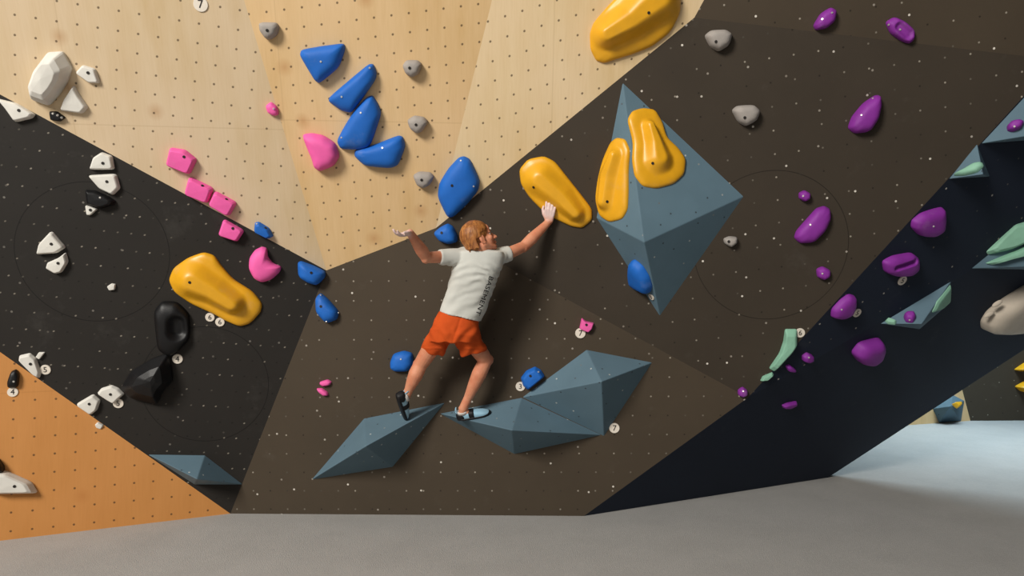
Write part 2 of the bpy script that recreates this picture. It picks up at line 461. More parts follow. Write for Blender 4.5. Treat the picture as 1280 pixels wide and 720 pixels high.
# --- wood, centre
hold(P_W2, 'pink', 'large rounded pink hold on the plywood beside the blue holds', [(378, 168), (390, 166), (405, 169), (420, 179), (425, 195), (418, 207), (400, 214), (393, 209), (390, 198), (384, 184)], .08, centre=(407, 188))
hold(P_W2, 'blue', 'topmost blue hold on the plywood, beside the number 3 tag', [(377, 62), (402, 57.5), (430, 54), (432, 61), (424, 84), (400, 104), (394, 101), (383, 83), (375, 69)], .07, lights=[(401, 77)])
hold(P_W2, 'blue', 'long slanting blue hold, second from top on the plywood', [(445, 93), (461, 80), (467, 80), (471, 90), (470, 99), (455, 121), (440, 141), (427, 138), (411, 127), (412, 121)], .07, lights=[(427, 121), (462, 85)])
hold(P_W2, 'blue', 'blue hold touching the slanting one above it, third from top', [(445, 135), (459, 121), (466, 119), (473, 130), (477, 142), (463, 183), (450, 187), (426, 186), (421, 176), (431, 157)], .07, lights=[(451, 141), (427, 172)])
hold(P_W2, 'blue', 'blue half-moon hold below the stack of blue holds on the plywood', [(498, 169), (504, 171), (507, 183), (498, 206), (488, 210), (456, 207), (443, 195), (444, 187), (470, 180)], .07, lights=[(478, 185)])
hold(P_W2, 'grey', 'grey pebble hold, upper one right of the blue holds', [(503, 82), (508, 75), (522, 75), (528, 80), (524, 92), (515, 97), (507, 92)], .06, bolts=[(512, 85)])
hold(P_W2, 'grey', 'grey pebble hold, middle one right of the blue holds', [(509, 150), (518, 144), (530, 146), (536, 152), (528, 164), (521, 167), (512, 160)], .06, bolts=[(520, 156)])
hold(P_W2, 'grey', 'grey pebble hold, lowest one left of the big blue leaf-shaped hold', [(516, 219), (524, 214), (538, 215), (543, 220), (538, 230), (529, 235), (521, 231)], .06, bolts=[(527, 225)])
# --- wood, right
hold(P_W3, 'blue', 'big leaf-shaped blue hold above the climber\'s head', [(573, 197), (580, 195), (588, 199), (600, 225), (598, 238), (584, 255), (567, 271), (559, 271), (547, 246), (549, 229), (560, 211)], .075, bolts=[(565, 232)], lights=[(576, 201), (592, 233)])
hold(P_W3, 'yellow', 'yellow macro hold cut by the top edge of the photo', [(790, -22), (815, -28), (838, -26), (850, -6), (850, 16), (838, 40), (815, 58), (790, 68), (770, 74), (755, 79), (745, 76), (738, 62), (737, 42), (742, 28), (763, 4)], .035, 'pad', bolts=[(811, 16)], spine=[((757, 42), 17), ((788, 24), 22), ((820, -2), 30)], h2=.085, centre=(795, 25))
# --- dark right wall
hold(P_D, 'yellow', 'yellow macro hold gripped by the climber\'s right hand', [(649, 212), (660, 199), (680, 195), (694, 202), (709, 221), (724, 240), (740, 261), (740, 275), (728, 285), (714, 283), (697, 275), (680, 265), (662, 247), (651, 230)], .03, 'pad', bolts=[(667, 234)], spine=[((675, 224), 19), ((700, 245), 16), ((719, 265), 11)], h2=.06, centre=(694, 240))
hold(P_D, 'blue', 'blue hold behind the climber\'s head under the leaf-shaped hold', [(542, 291), (550, 284), (560, 279), (567, 283), (572, 294), (572, 302), (562, 305), (550, 301)], .07, bolts=[(552, 291)])
VA, va = volume(P_D, 'tall blue-grey diamond volume carrying two yellow holds', [(778, 101), (931, 245), (825, 396), (745, 272)], [(805, 303)], [(0, 1, 4), (1, 2, 4), (2, 3, 4), (3, 0, 4)], .30)
P_V1 = Plane(va[0], va[1], va[4]); P_V2 = Plane(va[0], va[3], va[4]); P_V3 = Plane(va[2], va[3], va[4])
hold(P_V1, 'yellow', 'upper yellow hold on the tall diamond volume, larger and to the right', [(784, 150), (790, 139), (803, 135), (818, 137), (827, 152), (833, 172), (848, 186), (857, 200), (855, 218), (842, 230), (820, 236), (803, 233), (793, 220), (790, 200), (791, 178)], .028, 'pad', bolts=[(816, 204)], spine=[((808, 160), 8), ((815, 180), 12), ((820, 200), 18)], h2=.06, centre=(818, 190))
hold(P_V2, 'yellow', 'narrow yellow hold on the left face of the tall diamond volume', [(764, 178), (771, 172), (782, 174), (788, 188), (786, 212), (786, 240), (785, 262), (778, 274), (762, 278), (750, 270), (745, 250), (746, 225), (753, 203)], .028, 'pad', bolts=[(759, 252)], spine=[((773, 195), 9), ((764, 220), 13), ((760, 252), 11)], h2=.05, centre=(766, 226))
hold(P_V3, 'blue', 'blue hold on the shaded lower left face of the tall diamond volume', [(789, 326), (794, 324), (804, 332), (812, 345), (816, 358), (813, 366), (800, 360), (790, 353), (788, 340)], .06, centre=(801, 346))
number_tag(P_V3, 814.5, 371, '3', 'number 3 tag on the tall diamond volume under a blue hold', 4.5)
hold(P_D, 'grey', 'grey hold at the top of the dark wall, near the upper fold', [(880, 45), (888, 38), (906, 37), (915, 43), (911, 57), (898, 65), (887, 59)], .07, bolts=[(895, 52)])
hold(P_D, 'grey', 'grey hold to the upper right of the tall diamond volume, half-dome', [(914, 138), (921, 132), (942, 131), (950, 139), (945, 151), (932, 158), (922, 153)], .07, bolts=[(931, 147)])
hold(P_D, 'grey', 'tiny pale grey hold right of the tall diamond volume', [(904, 298), (911, 295), (921, 296), (921, 303), (913, 309), (905, 304)], .05, bolts=[(911, 302)])
hold(P_D, 'purple', 'large teardrop purple hold on the upper dark wall', [(1093, 119), (1099, 119), (1100, 131), (1096, 149), (1085, 165), (1067, 167), (1059, 160), (1064, 146), (1078, 129)], .075, lights=[(1077, 144), (1091, 123)])
hold(P_H, 'purple', 'purple hold at the top of the dark wall, left of a pair', [(1038, 9), (1045, 13), (1043, 26), (1032, 36), (1019, 38), (1016, 32), (1025, 17)], .055, lights=[(1028, 24), (1040, 16)])
hold(P_H, 'purple', 'purple hold with a scooped rim, right of the top pair', [(1106, 28), (1117, 21), (1130, 27), (1142, 38), (1142, 49), (1136, 55), (1125, 51), (1112, 42)], .05, lights=[(1125, 37), (1111, 31)], spine=[((1121, 34), 6), ((1132, 43), 7)], h2=-.02)
hold(P_D, 'purple', 'small round purple foothold above the oblong one', [(998, 241), (1005, 237.5), (1012, 241), (1012, 248), (1005, 252), (998, 248)], .045, lights=[(1004, 245)])
hold(P_D, 'purple', 'oblong purple hold inside the ring on the dark wall', [(1030, 257), (1037, 261), (1038, 272), (1031, 288), (1016, 303), (999, 304), (992, 297), (995, 288), (1011, 270), (1020, 260)], .06, lights=[(1013, 281)])
hold(P_D, 'purple', 'small round purple foothold below the oblong one', [(1020, 336), (1028, 332.5), (1037, 337), (1037, 345), (1029, 350), (1021, 346)], .045, lights=[(1028, 342)])
hold(P_D, 'mint', 'mint green blade-shaped hold beside a number 6 tag', [(981, 411), (996, 411), (996, 431), (990, 440), (968, 464), (961, 460), (974, 441), (979, 426)], .045, 'facet')
hold(P_D, 'mint', 'small mint green tip hold below the blade-shaped one', [(950, 476), (953, 470), (965, 465), (967, 468), (959, 475)], .03, 'facet')
hold(P_D, 'purple', 'tiny purple foothold on the fold where three dark walls meet', [(922, 487), (928, 483), (934, 487), (934, 493), (928, 496), (922, 493)], .04, lights=[(929, 489)])
number_tag(P_D, 1000, 416, '6', 'number 6 tag beside the mint blade-shaped hold', 6)
# --- underside, right
hold(P_U1, 'purple', 'purple hold on the overhang edge, upper of the stepped row', [(1139, 275), (1150, 266), (1165, 261), (1178, 258), (1179, 272), (1177, 287), (1165, 295), (1148, 294), (1138, 284)], .06, lights=[(1167, 283)])
hold(P_U1, 'purple', 'purple hold with a slot across it, above a number 5 tag', [(1102, 326), (1115, 319), (1138, 315), (1146, 321), (1146, 335), (1136, 343), (1117, 344), (1104, 339)], .06, spine=[((1114, 330), 4), ((1136, 323), 4)], h2=-.03)
hold(P_U1, 'purple', 'purple hold lowest on the overhang edge, beside a number 5 tag', [(1050, 374), (1060, 367), (1068, 369), (1068, 380), (1063, 392), (1051, 398), (1038, 396), (1039, 386)], .05, lights=[(1052, 387)])
hold(P_U2, 'purple', 'big shaded purple hold deep under the overhang', [(1063, 440), (1073, 427), (1098, 421), (1102, 428), (1097, 444), (1085, 453), (1071, 451)], .09)
hold(P_U1, 'purple', 'small purple foothold under the number 6 tag, right of a pair', [(1002, 444), (1008, 440), (1015, 443), (1015, 449), (1008, 452), (1002, 450)], .04, lights=[(1011, 447)])
hold(P_U1, 'purple', 'small purple foothold next to the mint blade, left of a pair', [(981, 457), (986, 455), (994, 461), (993, 464), (984, 463)], .03)
hold(P_U2, 'purple', 'flat purple foothold low on the underside near the floor', [(977, 506), (984, 503), (995, 501), (996, 504), (986, 509), (978, 509)], .03, 'facet')
number_tag(P_U1, 1127.5, 350.5, '5', 'number 5 tag below the slotted purple hold', 6.5)
number_tag(P_U1, 1071, 391, '5', 'number 5 tag beside the lowest purple hold of the overhang edge', 6)
VB, vb = volume(P_U1, 'small blue triangle volume with a mint hold on the overhang edge', [(1186, 224), (1222, 180), (1238, 221)], [(1229, 218)], [(0, 1, 3), (1, 2, 3), (2, 0, 3)], .16)
P_VB = Plane(vb[0], vb[1], vb[3])
hold(P_VB, 'mint', 'small mint green hold on the small blue triangle volume', [(1191, 220), (1205, 213), (1220, 204), (1228, 203), (1230, 208), (1222, 216), (1205, 220)], .035)
VC, vc = volume(P_U1, 'blue triangle volume with a purple foothold, cut by the right edge', [(1226, 180), (1302, 98), (1335, 172)], [(1308, 166)], [(0, 1, 3), (1, 2, 3), (2, 0, 3)], .2)
P_VC = Plane(vc[0], vc[1], vc[3])
hold(P_VC, 'purple', 'small purple foothold on the blue triangle volume at the right edge', [(1258, 158), (1264, 152), (1274, 150), (1280, 153), (1276, 161), (1266, 165), (1259, 164)], .05, lights=[(1268, 158)])
VD, vd = volume(P_U2, 'long blue volume with mint end under the overhang', [(1100, 405), (1190, 351), (1188, 379), (1150, 412)], [(1152, 405)], [(0, 1, 4), (1, 2, 4), (2, 3, 4), (3, 0, 4)], .16)
P_VD = Plane(vd[0], vd[1], vd[4]); P_VD2 = Plane(vd[1], vd[2], vd[4])
hold(P_VD2, 'mint', 'mint green hold on the right end of the long blue volume', [(1188, 355), (1187, 377), (1176, 387), (1164, 391), (1171, 377), (1181, 364)], .02, 'facet')
hold(P_VD, 'mint', 'tiny mint green hold on the left tip of the long blue volume', [(1106, 402), (1110, 398), (1121, 402), (1119, 406), (1110, 405)], .025, 'facet')
hold(P_VD, 'purple', 'small round purple foothold on the long blue volume', [(1129, 396), (1133, 392), (1143, 392), (1145, 398), (1141, 404), (1132, 403)], .05, lights=[(1137, 400)])
VE, ve = volume(P_U1, 'wide blue volume under two mint blades at the right edge', [(1213, 336), (1262, 296), (1322, 290), (1322, 338)], [(1300, 333)], [(0, 1, 4), (1, 2, 4), (2, 3, 4), (3, 0, 4)], .16)
P_VE = Plane(ve[0], ve[1], ve[4])
hold(P_VE, 'mint', 'upper mint green blade hold at the right edge', [(1228, 315), (1248, 294), (1265, 278), (1292, 276), (1292, 299), (1262, 312), (1236, 318)], .06, 'facet')
hold(P_VE, 'mint', 'lower mint green blade hold under the upper blade', [(1231, 329), (1262, 316), (1292, 303), (1292, 317), (1260, 325), (1240, 331)], .05, 'facet')
o = hold(P_U2, 'beige', 'big cream macro hold at the right edge under the overhang', [(1226, 411), (1225, 401), (1233, 388), (1255, 371), (1285, 353), (1310, 342), (1312, 404), (1285, 408), (1245, 412)], .12, 'pad', group='cream macro holds')
for (a, b) in (((1233, 378), (1244, 370)), ((1223, 391), (1234, 384))):
    pa, pb = P_U2.px(*a), P_U2.px(*b); bm = bmesh.new()
    ca, cb = P_U2.to3(pa, .055), P_U2.to3(pb, .06); d = cb - ca
    bmesh.ops.create_uvsphere(bm, u_segments=14, v_segments=8, radius=1)
    bmesh.ops.transform(bm, matrix=Matrix.Translation((ca + cb) / 2) @ d.to_track_quat('X', 'Z').to_matrix().to_4x4() @ Matrix.Diagonal((d.length * .55, .011, .018, 1)), verts=bm.verts)
    bm_obj('rib', bm, M['beige'], o)
# --- dark left wall
hold(P_E, 'white', 'white angular hold at the left edge below the plywood', [(-3, 123), (22, 129), (45, 143), (41, 148), (20, 153), (8, 136)], .05, 'facet', bolts=[(23.5, 138)], centre=(21, 138))
hold(P_E, 'white', 'white half-dome hold, upper of a close pair on the left wall', [(112, 212), (117, 197), (128, 190), (141, 195), (144, 212)], .05, 'facet', bolts=[(128.5, 204)], top=.6)
hold(P_E, 'white', 'white angular hold, lower of a close pair on the left wall', [(110, 219), (146, 217), (151, 235), (142, 244), (125, 236)], .05, 'facet', bolts=[(133.5, 227)], top=.6)
hold(P_E, 'black', 'black hold just below the white pair on the left wall', [(107, 237), (120, 238), (136, 245), (145, 251), (143, 256), (128, 261), (109, 255)], .05, 'facet', lights=[(125, 247)])
hold(P_E, 'white', 'tiny white triangular hold under the black hold', [(107, 256), (123, 261), (114, 269), (109, 269)], .03, 'facet', bolts=[(113, 262.5)])
hold(P_E, 'white', 'white arrowhead hold inside the ring, upper of two', [(65, 288), (83, 309), (72, 316), (46, 318), (49, 305)], .05, 'facet', bolts=[(64, 305)])
hold(P_E, 'white', 'white half-moon hold inside the ring, under the arrowhead', [(83, 315), (86, 327), (78, 340), (70, 342), (58, 335), (60, 328), (74, 322)], .05, 'facet', bolts=[(72.5, 329)], top=.6)
hold(P_E, 'white', 'tiny white chip hold at the lower rim of the ring', [(134, 358), (140, 354), (145, 355), (144, 362), (137, 363)], .025, 'facet')
hold(P_E, 'pink', 'squarish pink hold, lowest of the diagonal row, on the dark wall', [(280, 273), (306, 288), (297, 302), (273, 294)], .055, 'facet', bolts=[(291, 285.5)], top=.7)
hold(P_E, 'pink', 'crescent-shaped pink hold right of the yellow macro on the left wall', [(328, 308), (334, 310), (335, 321), (342, 329), (352, 333), (350, 340), (340, 349), (328, 353), (318, 348), (311, 335), (312, 322), (319, 312)], .065, centre=(326, 335))
hold(P_E, 'yellow', 'yellow macro hold on the dark left wall', [(211, 350), (217, 335), (235, 322), (255, 315), (268, 319), (277, 332), (292, 349), (316, 364), (328, 379), (326, 390), (313, 404), (300, 408), (285, 402), (265, 391), (240, 380), (218, 365)], .035, 'pad', bolts=[(237, 353)], spine=[((243, 349), 22), ((267, 361), 17), ((292, 377), 14)], h2=.075, centre=(268, 362))
hold(P_E, 'black', 'upper black macro hold with a round hollow under the yellow one', [(193, 388), (203, 376), (222, 377), (237, 392), (238, 422), (226, 436), (212, 446), (198, 436), (195, 412)], .07, spine=[((223, 402), 11), ((224, 412), 12)], h2=-.05, centre=(212, 412), rings=12)
hold(P_E, 'black', 'lower black macro hold, pointed, beside the number 4 tag', [(152, 484), (165, 463), (190, 448), (212, 440), (217, 475), (205, 487), (197, 504), (165, 496)], .14, 'facet', centre=(195, 468), top=.25)
number_tag(P_E, 262.5, 396.5, '6', 'left number 6 tag of two under the yellow macro', 5.6)
number_tag(P_E, 275, 402.5, '6', 'right number 6 tag of two under the yellow macro', 5.6)
number_tag(P_E, 222, 448.5, '4', 'number 4 tag between the two black macros', 6.3)
number_tag(P_E, 57, 462, '5', 'number 5 tag beside the white hold at the far left', 6.3)
number_tag(P_E, 148, 504, '5', 'number 5 tag under the white hold near the pointed black macro', 6.3)
hold(P_E, 'white', 'white angular hold above the plywood slope at far left', [(24, 449), (25, 444), (38, 441), (46, 448), (52, 466), (50, 472), (44, 469)], .045, 'facet', bolts=[(38, 455)], top=.6)
hold(P_E, 'white', 'tiny white chip hold touching the far left white hold', [(45, 446), (49, 440), (57, 440), (50, 449)], .025, 'facet')
hold(P_E, 'white', 'white angular hold left of the pointed black macro', [(122, 491), (127, 485), (140, 481), (149, 485), (156, 492), (150, 497), (143, 504), (134, 499)], .045, 'facet', bolts=[(138, 493)], top=.6)
hold(P_E, 'white', 'white wedge hold on the edge of the lower plywood slope', [(95, 505), (117, 492), (126, 500), (122, 512), (114, 518)], .045, 'facet', bolts=[(111.5, 505)], top=.6)
hold(P_E, 'white', 'tiny white chip hold lowest beside the plywood slope', [(119, 530), (123, 527), (130, 531), (127, 536), (121, 534)], .025, 'facet')
hold(P_E, 'blue', 'blue hold just left of the lowest plywood corner', [(372, 328), (377, 326), (393, 332), (407, 339), (407, 346), (397, 356), (385, 353), (373, 345)], .08, bolts=[(389, 341)], pw=3)
VF, vf = volume(P_E, 'low blue-grey volume against the lower plywood slope', [(184, 568), (256, 569), (304, 606), (243, 606)], [(246, 599)], [(0, 1, 4), (1, 2, 4), (2, 3, 4), (3, 0, 4)], .26)
# --- dark centre wall
hold(P_C, 'blue', 'blue hold on the dark wall below the lowest plywood corner', [(395, 372), (401, 366), (410, 373), (424, 389), (422, 399), (409, 404), (396, 390)], .07, lights=[(401, 369), (423, 391), (408, 402)], bolts=[(401, 383)], pw=3)
hold(P_C, 'blue', 'blue hold behind the climber\'s left knee', [(488, 452), (492, 442), (505, 438), (516, 441), (517, 455), (510, 464), (494, 464), (488, 460)], .06, lights=[(501, 449)], pw=3)
hold(P_C, 'blue', 'blue hold on the wall touching the upper right volume', [(651, 472), (658, 463), (669, 458), (676, 462), (681, 470), (660, 487), (654, 482)], .06, 'facet', bolts=[(663, 470)], lights=[(673, 465)], top=.7)
hold(P_C, 'pink', 'small pink jib foothold, upper of two', [(400, 477), (410, 474), (415, 477), (413, 481), (404, 482.5), (400, 480)], .03)
hold(P_C, 'pink', 'small pink jib foothold, lower of two', [(396, 485), (403, 485), (410, 490), (411, 494), (405, 494.5), (398, 489)], .03)
hold(P_C, 'pink', 'small pink horned hold above a number 7 tag', [(727, 397), (733, 401.5), (742.5, 403.5), (740, 411), (735, 415.5), (724, 411)], .04, 'facet', bolts=[(733, 406)], centre=(732, 407))
number_tag(P_C, 725.5, 416.5, '7', 'number 7 tag under the pink horned hold', 6.5)
number_tag(P_C, 650.5, 483, '3', 'number 3 tag beside the blue hold near the upper volume', 6)
number_tag(P_C, 768, 535, '7', 'number 7 tag at the foot of the upper right volume', 6.5)
VG, vg = volume(P_C, 'left blue-grey volume under the climber\'s left foot', [(389, 600), (455, 523), (557, 503), (491, 584)], [(457, 558)], [(0, 1, 4), (1, 2, 4), (2, 3, 4), (3, 0, 4)], .36)
VI, vi = volume(P_C, 'upper right blue-grey volume of the low pair', [(652, 497), (733, 437), (816, 453), (755, 546)], [(752, 477)], [(0, 1, 4), (1, 2, 4), (2, 3, 4), (3, 0, 4)], .30)
VH, vh = volume(P_C, 'blue-grey volume under the climber\'s right foot', [(549, 517), (652, 497), (753, 544), (643, 568)], [(640, 538)], [(0, 1, 4), (1, 2, 4), (2, 3, 4), (3, 0, 4)], .36)
# --- lower plywood
hold(P_F, 'black', 'small black hold on the lower plywood above a number 4 tag', [(9, 478), (14, 464), (21, 461), (25, 468), (23, 484), (10, 485)], .035, lights=[(17, 477)])
number_tag(P_F, 16, 490, '4', 'number 4 tag on the lower plywood under a small black hold', 6)
hold(P_F, 'white', 'white wedge hold on the lower plywood at the left edge', [(-12, 588), (8, 588), (40, 602), (48, 616), (-12, 617)], .07, 'facet', bolts=[(18, 608)])
hold(P_F, 'black', 'black hold cut by the left edge above the white wedge', [(-12, 568), (-2, 571), (6, 582), (6, 590), (-12, 591)], .06)
# --- far wall
VJ, vj = volume(P_FO, 'five-sided blue volume on the distant plywood strip', [(1166, 511), (1191, 493), (1206, 501), (1202, 526.5), (1174, 529)], [(1188, 508)], [(0, 1, 5), (1, 2, 5), (2, 3, 5), (3, 4, 5), (4, 0, 5)], .22)
P_VJ = Plane(vj[1], vj[2], vj[5])
hold(P_VJ, 'yellow', 'small yellow hold on the distant five-sided volume', [(1189, 505), (1199, 504), (1200, 508), (1196, 511)], .05, 'facet')
hold(P_FW, 'yellow', 'upper yellow hold on the distant dark wall at the right edge', [(1267, 462), (1280, 453), (1290, 453), (1288, 463), (1275, 464)], .1, 'facet')
hold(P_FW, 'yellow', 'lower yellow hold on the distant dark wall at the right edge', [(1268, 483), (1280, 476), (1290, 478), (1288, 491), (1275, 489)], .1, 'facet')

#PERSON_BEGIN
# ------------------------------------------------------------------ the climber
def bvh_of(o): return BVHTree.FromPolygons([x.co for x in o.data.vertices], [p.vertices for p in o.data.polygons])
def cast(bvh, u, v): return bvh.ray_cast(CAM, ray(u, v).normalized())
def sphere(bm, c, r, axes=None, seg=16):
    """ellipsoid; r a number or three radii along axes"""
    rr = (r, r, r) if isinstance(r, (int, float)) else r
    ax = axes or (V((1, 0, 0)), V((0, 1, 0)), V((0, 0, 1)))
    X, Y, Z = ax[0] * rr[0], ax[1] * rr[1], ax[2] * rr[2]
    nv = seg * 2 // 3; c = V(c); rows = []
    for j in range(1, nv):
        th = math.pi * j / nv; s, z = math.sin(th), math.cos(th)
        rows.append([bm.verts.new(c + X * (s * math.cos(TAU * i / seg)) + Y * (s * math.sin(TAU * i / seg)) + Z * z) for i in range(seg)])
    t0, b0 = bm.verts.new(c + Z), bm.verts.new(c - Z)
    for i in range(seg):
        k = (i + 1) % seg
        bm.faces.new((t0, rows[0][i], rows[0][k])); bm.faces.new((b0, rows[-1][k], rows[-1][i]))
        for r0, r1 in zip(rows, rows[1:]): bm.faces.new((r0[i], r1[i], r1[k], r0[k]))
def capsule(bm, a, b, ra, rb):
    d = b - a
    sphere(bm, a, ra); sphere(bm, b, rb)
    q = d.to_track_quat('Z', 'Y').to_matrix(); n = 18; r0, r1 = [], []
    for i in range(n):
        o = q.col[0] * math.cos(TAU * i / n) + q.col[1] * math.sin(TAU * i / n)
        r0.append(bm.verts.new(a + o * ra)); r1.append(bm.verts.new(b + o * rb))
    for i in range(n): k = (i + 1) % n; bm.faces.new((r0[i], r0[k], r1[k], r1[i]))
    bm.faces.new(r0[::-1]); bm.faces.new(r1)
def chain(bm, pts, rs):
    for i in range(len(pts) - 1): capsule(bm, pts[i], pts[i + 1], rs[i], rs[i + 1])
def loft(bm, rings):
    """rings: (centre, axis_a*len, axis_b*len, exponent) closed by end caps"""
    n = 40; prev = None; rows = []
    for c, a, b, e in rings:
        row = []
        for i in range(n):
            th = TAU * i / n; cs, sn = math.cos(th), math.sin(th)
            row.append(bm.verts.new(c + a * math.copysign(abs(cs) ** (2 / e), cs) + b * math.copysign(abs(sn) ** (2 / e), sn)))
        rows.append(row)
    for r0, r1 in zip(rows, rows[1:]):
        for i in range(n): bm.faces.new((r0[i], r0[(i + 1) % n], r1[(i + 1) % n], r1[i]))
    bm.faces.new(rows[0]); bm.faces.new(rows[-1])
def fuse(name, bm, voxel, smooth, mat, parent=None):
    """melt overlapping volumes into one continuous surface"""
    bmesh.ops.recalc_face_normals(bm, faces=bm.faces)
    o = bm_obj(name, bm, mat)
    r = o.modifiers.new('r', 'REMESH'); r.mode = 'VOXEL'; r.voxel_size = voxel
    s = o.modifiers.new('s', 'SMOOTH'); s.factor = .5; s.iterations = smooth
    dg = bpy.context.evaluated_depsgraph_get()
    me = bpy.data.meshes.new_from_object(o.evaluated_get(dg))
    old = o.data; o.modifiers.clear(); o.data = me; bpy.data.meshes.remove(old)
    if not me.materials: me.materials.append(mat)
    for p in me.polygons: p.use_smooth = True
    if parent is not None: o.parent = parent
    return o
def to_px(p): d = p - CAM; return 640 + d.x / d.y * F, 360 - d.z / d.y * F

bvG, bvH, = bvh_of(VG), bvh_of(VH)
HOLD_R = [o for o in COL.objects if o.get('label', '').startswith('yellow macro hold gripped')][0]
bvY = bvh_of(HOLD_R)

# shoes first: they stand on the volumes
toeR, nR = cast(bvH, 613, 517.5)[:2]; heelR = cast(bvH, 580, 524)[0]
if nR.dot(CAM - toeR) < 0: nR = -nR
tR = (toeR - heelR).normalized(); heelR = toeR - tR * max(.225, min(.255, (toeR - heelR).length))
upR = (nR - tR * nR.dot(tR)).normalized()
toeL, nL = cast(bvG, 502.5, 524)[:2]
LL = .25
best = min((abs((at(493, 498, d) - toeL).length - LL), d) for d in [4.4 + .005 * k for k in range(140)] if at(493, 498, d).y < toeL.y - .02)
heelL = at(493, 498, best[1]); tL = (toeL - heelL).normalized()
upL = V((.72, .12, .5)); upL = (upL - tL * upL.dot(tL)).normalized()
toeL = toeL + upL * .012 - tL * .008; heelL = heelL + upL * .012 - tL * .008
ankL = heelL + tL * .050 + upL * .062
ankR = heelR + tR * .052 + upR * .088

hipL, hipR = at(557, 407, 4.76), at(577, 408, 4.75)
kneeL, kneeR = at(525.5, 456, 4.88), at(607, 450, 4.92)
pelvis, neck = at(566, 398, 4.76), at(600, 317, 4.64)
shL, shR = at(572, 320, 4.66), at(626, 321, 4.68)
elL, wrL = at(533, 322, 4.50), at(512.5, 291, 4.34)
elR = at(655, 308, 4.80)
palmR, nP = cast(bvY, 688, 263)[:2]
if nP.dot(CAM - palmR) < 0: nP = -nP
fR = V((.18, .25, .95)); pR = -nP; pR = pR.normalized(); fR = (fR - pR * fR.dot(pR)).normalized()
wrR = palmR - fR * .075 - pR * .022

CHALK = []
def hand(bm, w, f, n, s, curls, sc=1.0, spread=1.0, grip=0):
    f = f.normalized(); n = (n - f * n.dot(f)).normalized(); s = (s - f * s.dot(f) - n * s.dot(n)).normalized()
    P = lambda a, b, c=0: w + f * a * sc + s * b * sc + n * c * sc
    for kb, kf, b0 in ((.030, .088, .017), (.010, .094, .006), (-.010, .090, -.006), (-.028, .080, -.017)):
        capsule(bm, P(.008, b0), P(kf, kb), .0145 * sc, .0118 * sc)
    capsule(bm, P(.02, -.012, .004), P(.07, .01, .004), .016 * sc, .014 * sc)
    for (kb, kf, L, sp), cu in zip(((.030, .088, .072, .10), (.010, .094, .080, .02), (-.010, .090, .074, -.06), (-.028, .080, .058, -.16)), curls):
        p = P(kf, kb); d = (f + s * sp * spread).normalized(); r = .0096 * sc
        for frac, dr in ((.45, .0008), (.31, .0008), (.24, .001)):
            d = (d * math.cos(cu) + n * math.sin(cu)).normalized()
            q = p + d * L * frac * sc; capsule(bm, p, q, r, r - dr * sc); p = q; r -= dr * sc
    chain(bm, [P(.018, .018, .004), P(.05, .044, .012), P(.078, .054, .018), P(.10, .052, .026)], [.0145 * sc, .0125 * sc, .0108 * sc, .0088 * sc])
    CHALK.append((w + f * .11 * sc, .075))

bm = bmesh.new()
# trunk and neck
sphere(bm, pelvis, (.10, .08, .09)); sphere(bm, (pelvis + neck) / 2, (.095, .07, .17)); sphere(bm, neck - V((0.01, -.01, .09)), (.10, .065, .09))
hc = at(600, 299, 4.62); HS = .92
hf = V((.83, .30, .46)).normalized(); hu = V((-.48, .0, .86)); hu = (hu - hf * hu.dot(hf)).normalized(); hr = hf.cross(hu).normalized()
HX = (hr * HS, hf * HS, hu * HS)
def HP(x, y, z): return hc + (hr * x + hf * y + hu * z) * HS
capsule(bm, neck - V((0, 0, .05)), HP(0, -.02, -.05), .060, .053)
capsule(bm, HP(.035, .0, -.05), neck + V((.03, .01, -.03)), .018, .016)
# head: cranium, face, jaw, brow, nose, lips, cheeks, ears
sphere(bm, HP(0, -.012, .035), (.075, .095, .085), HX, 24)
sphere(bm, HP(0, .030, -.028), (.058, .054, .082), HX, 24)
sphere(bm, HP(0, .062, -.094), (.026, .024, .021), HX)
for s in (-1, 1):
    capsule(bm, HP(s * .054, .0, -.05), HP(s * .018, .058, -.094), .018, .017)
    sphere(bm, HP(s * .040, .058, -.026), (.022, .02, .022), HX)
    sphere(bm, HP(s * .028, .076, .016), (.022, .011, .008), HX)
    sphere(bm, HP(s * .010, .094, -.040), (.008, .009, .007), HX)
    ear = (hr, (hf * .93 - hu * .2).normalized(), (hu * .98 + hf * .2).normalized())
    sphere(bm, HP(s * .075, -.008, -.014), (.008, .018, .031), ear)
    sphere(bm, HP(s * .079, -.016, -.008), (.008, .011, .024), ear)
    sphere(bm, HP(s * .074, -.002, -.040), (.007, .009, .011), ear)
sphere(bm, HP(0, .070, .045), (.05, .026, .04), HX)
chain(bm, [HP(0, .083, .006), HP(0, .095, -.015), HP(0, .108, -.036)], [.009, .0095, .0115])
sphere(bm, HP(0, .086, -.061), (.022, .012, .0065), HX)
sphere(bm, HP(0, .083, -.073), (.020, .012, .0070), HX)
# arms
capsule(bm, neck + V((-.02, .02, -.05)), shL, .040, .038); capsule(bm, neck + V((.02, .02, -.05)), shR, .040, .038)
mid = lambda a, b, k, off=V((0, 0, 0)): a + (b - a) * k + off
chain(bm, [shL, mid(shL, elL, .45), elL], [.040, .040, .035]); chain(bm, [elL, mid(elL, wrL, .3), mid(elL, wrL, .7), wrL], [.036, .040, .030, .0235])
chain(bm, [shR, mid(shR, elR, .45), elR], [.040, .040, .036]); chain(bm, [elR, mid(elR, wrR, .3), mid(elR, wrR, .7), wrR], [.037, .040, .031, .0235])
sphere(bm, elL + V((-.004, -.012, -.012)), .027); sphere(bm, elR + V((.0, -.014, -.014)), .027)
hand(bm, wrL, V((-.60, -.72, -.24)), V((-.25, -.45, .85)), V((.74, -.66, -.1)), (.42, .46, .5, .56), .86, .5)
hand(bm, wrR, fR, pR, V((-1, 0, .1)), (.22, .26, .30, .36), .95)
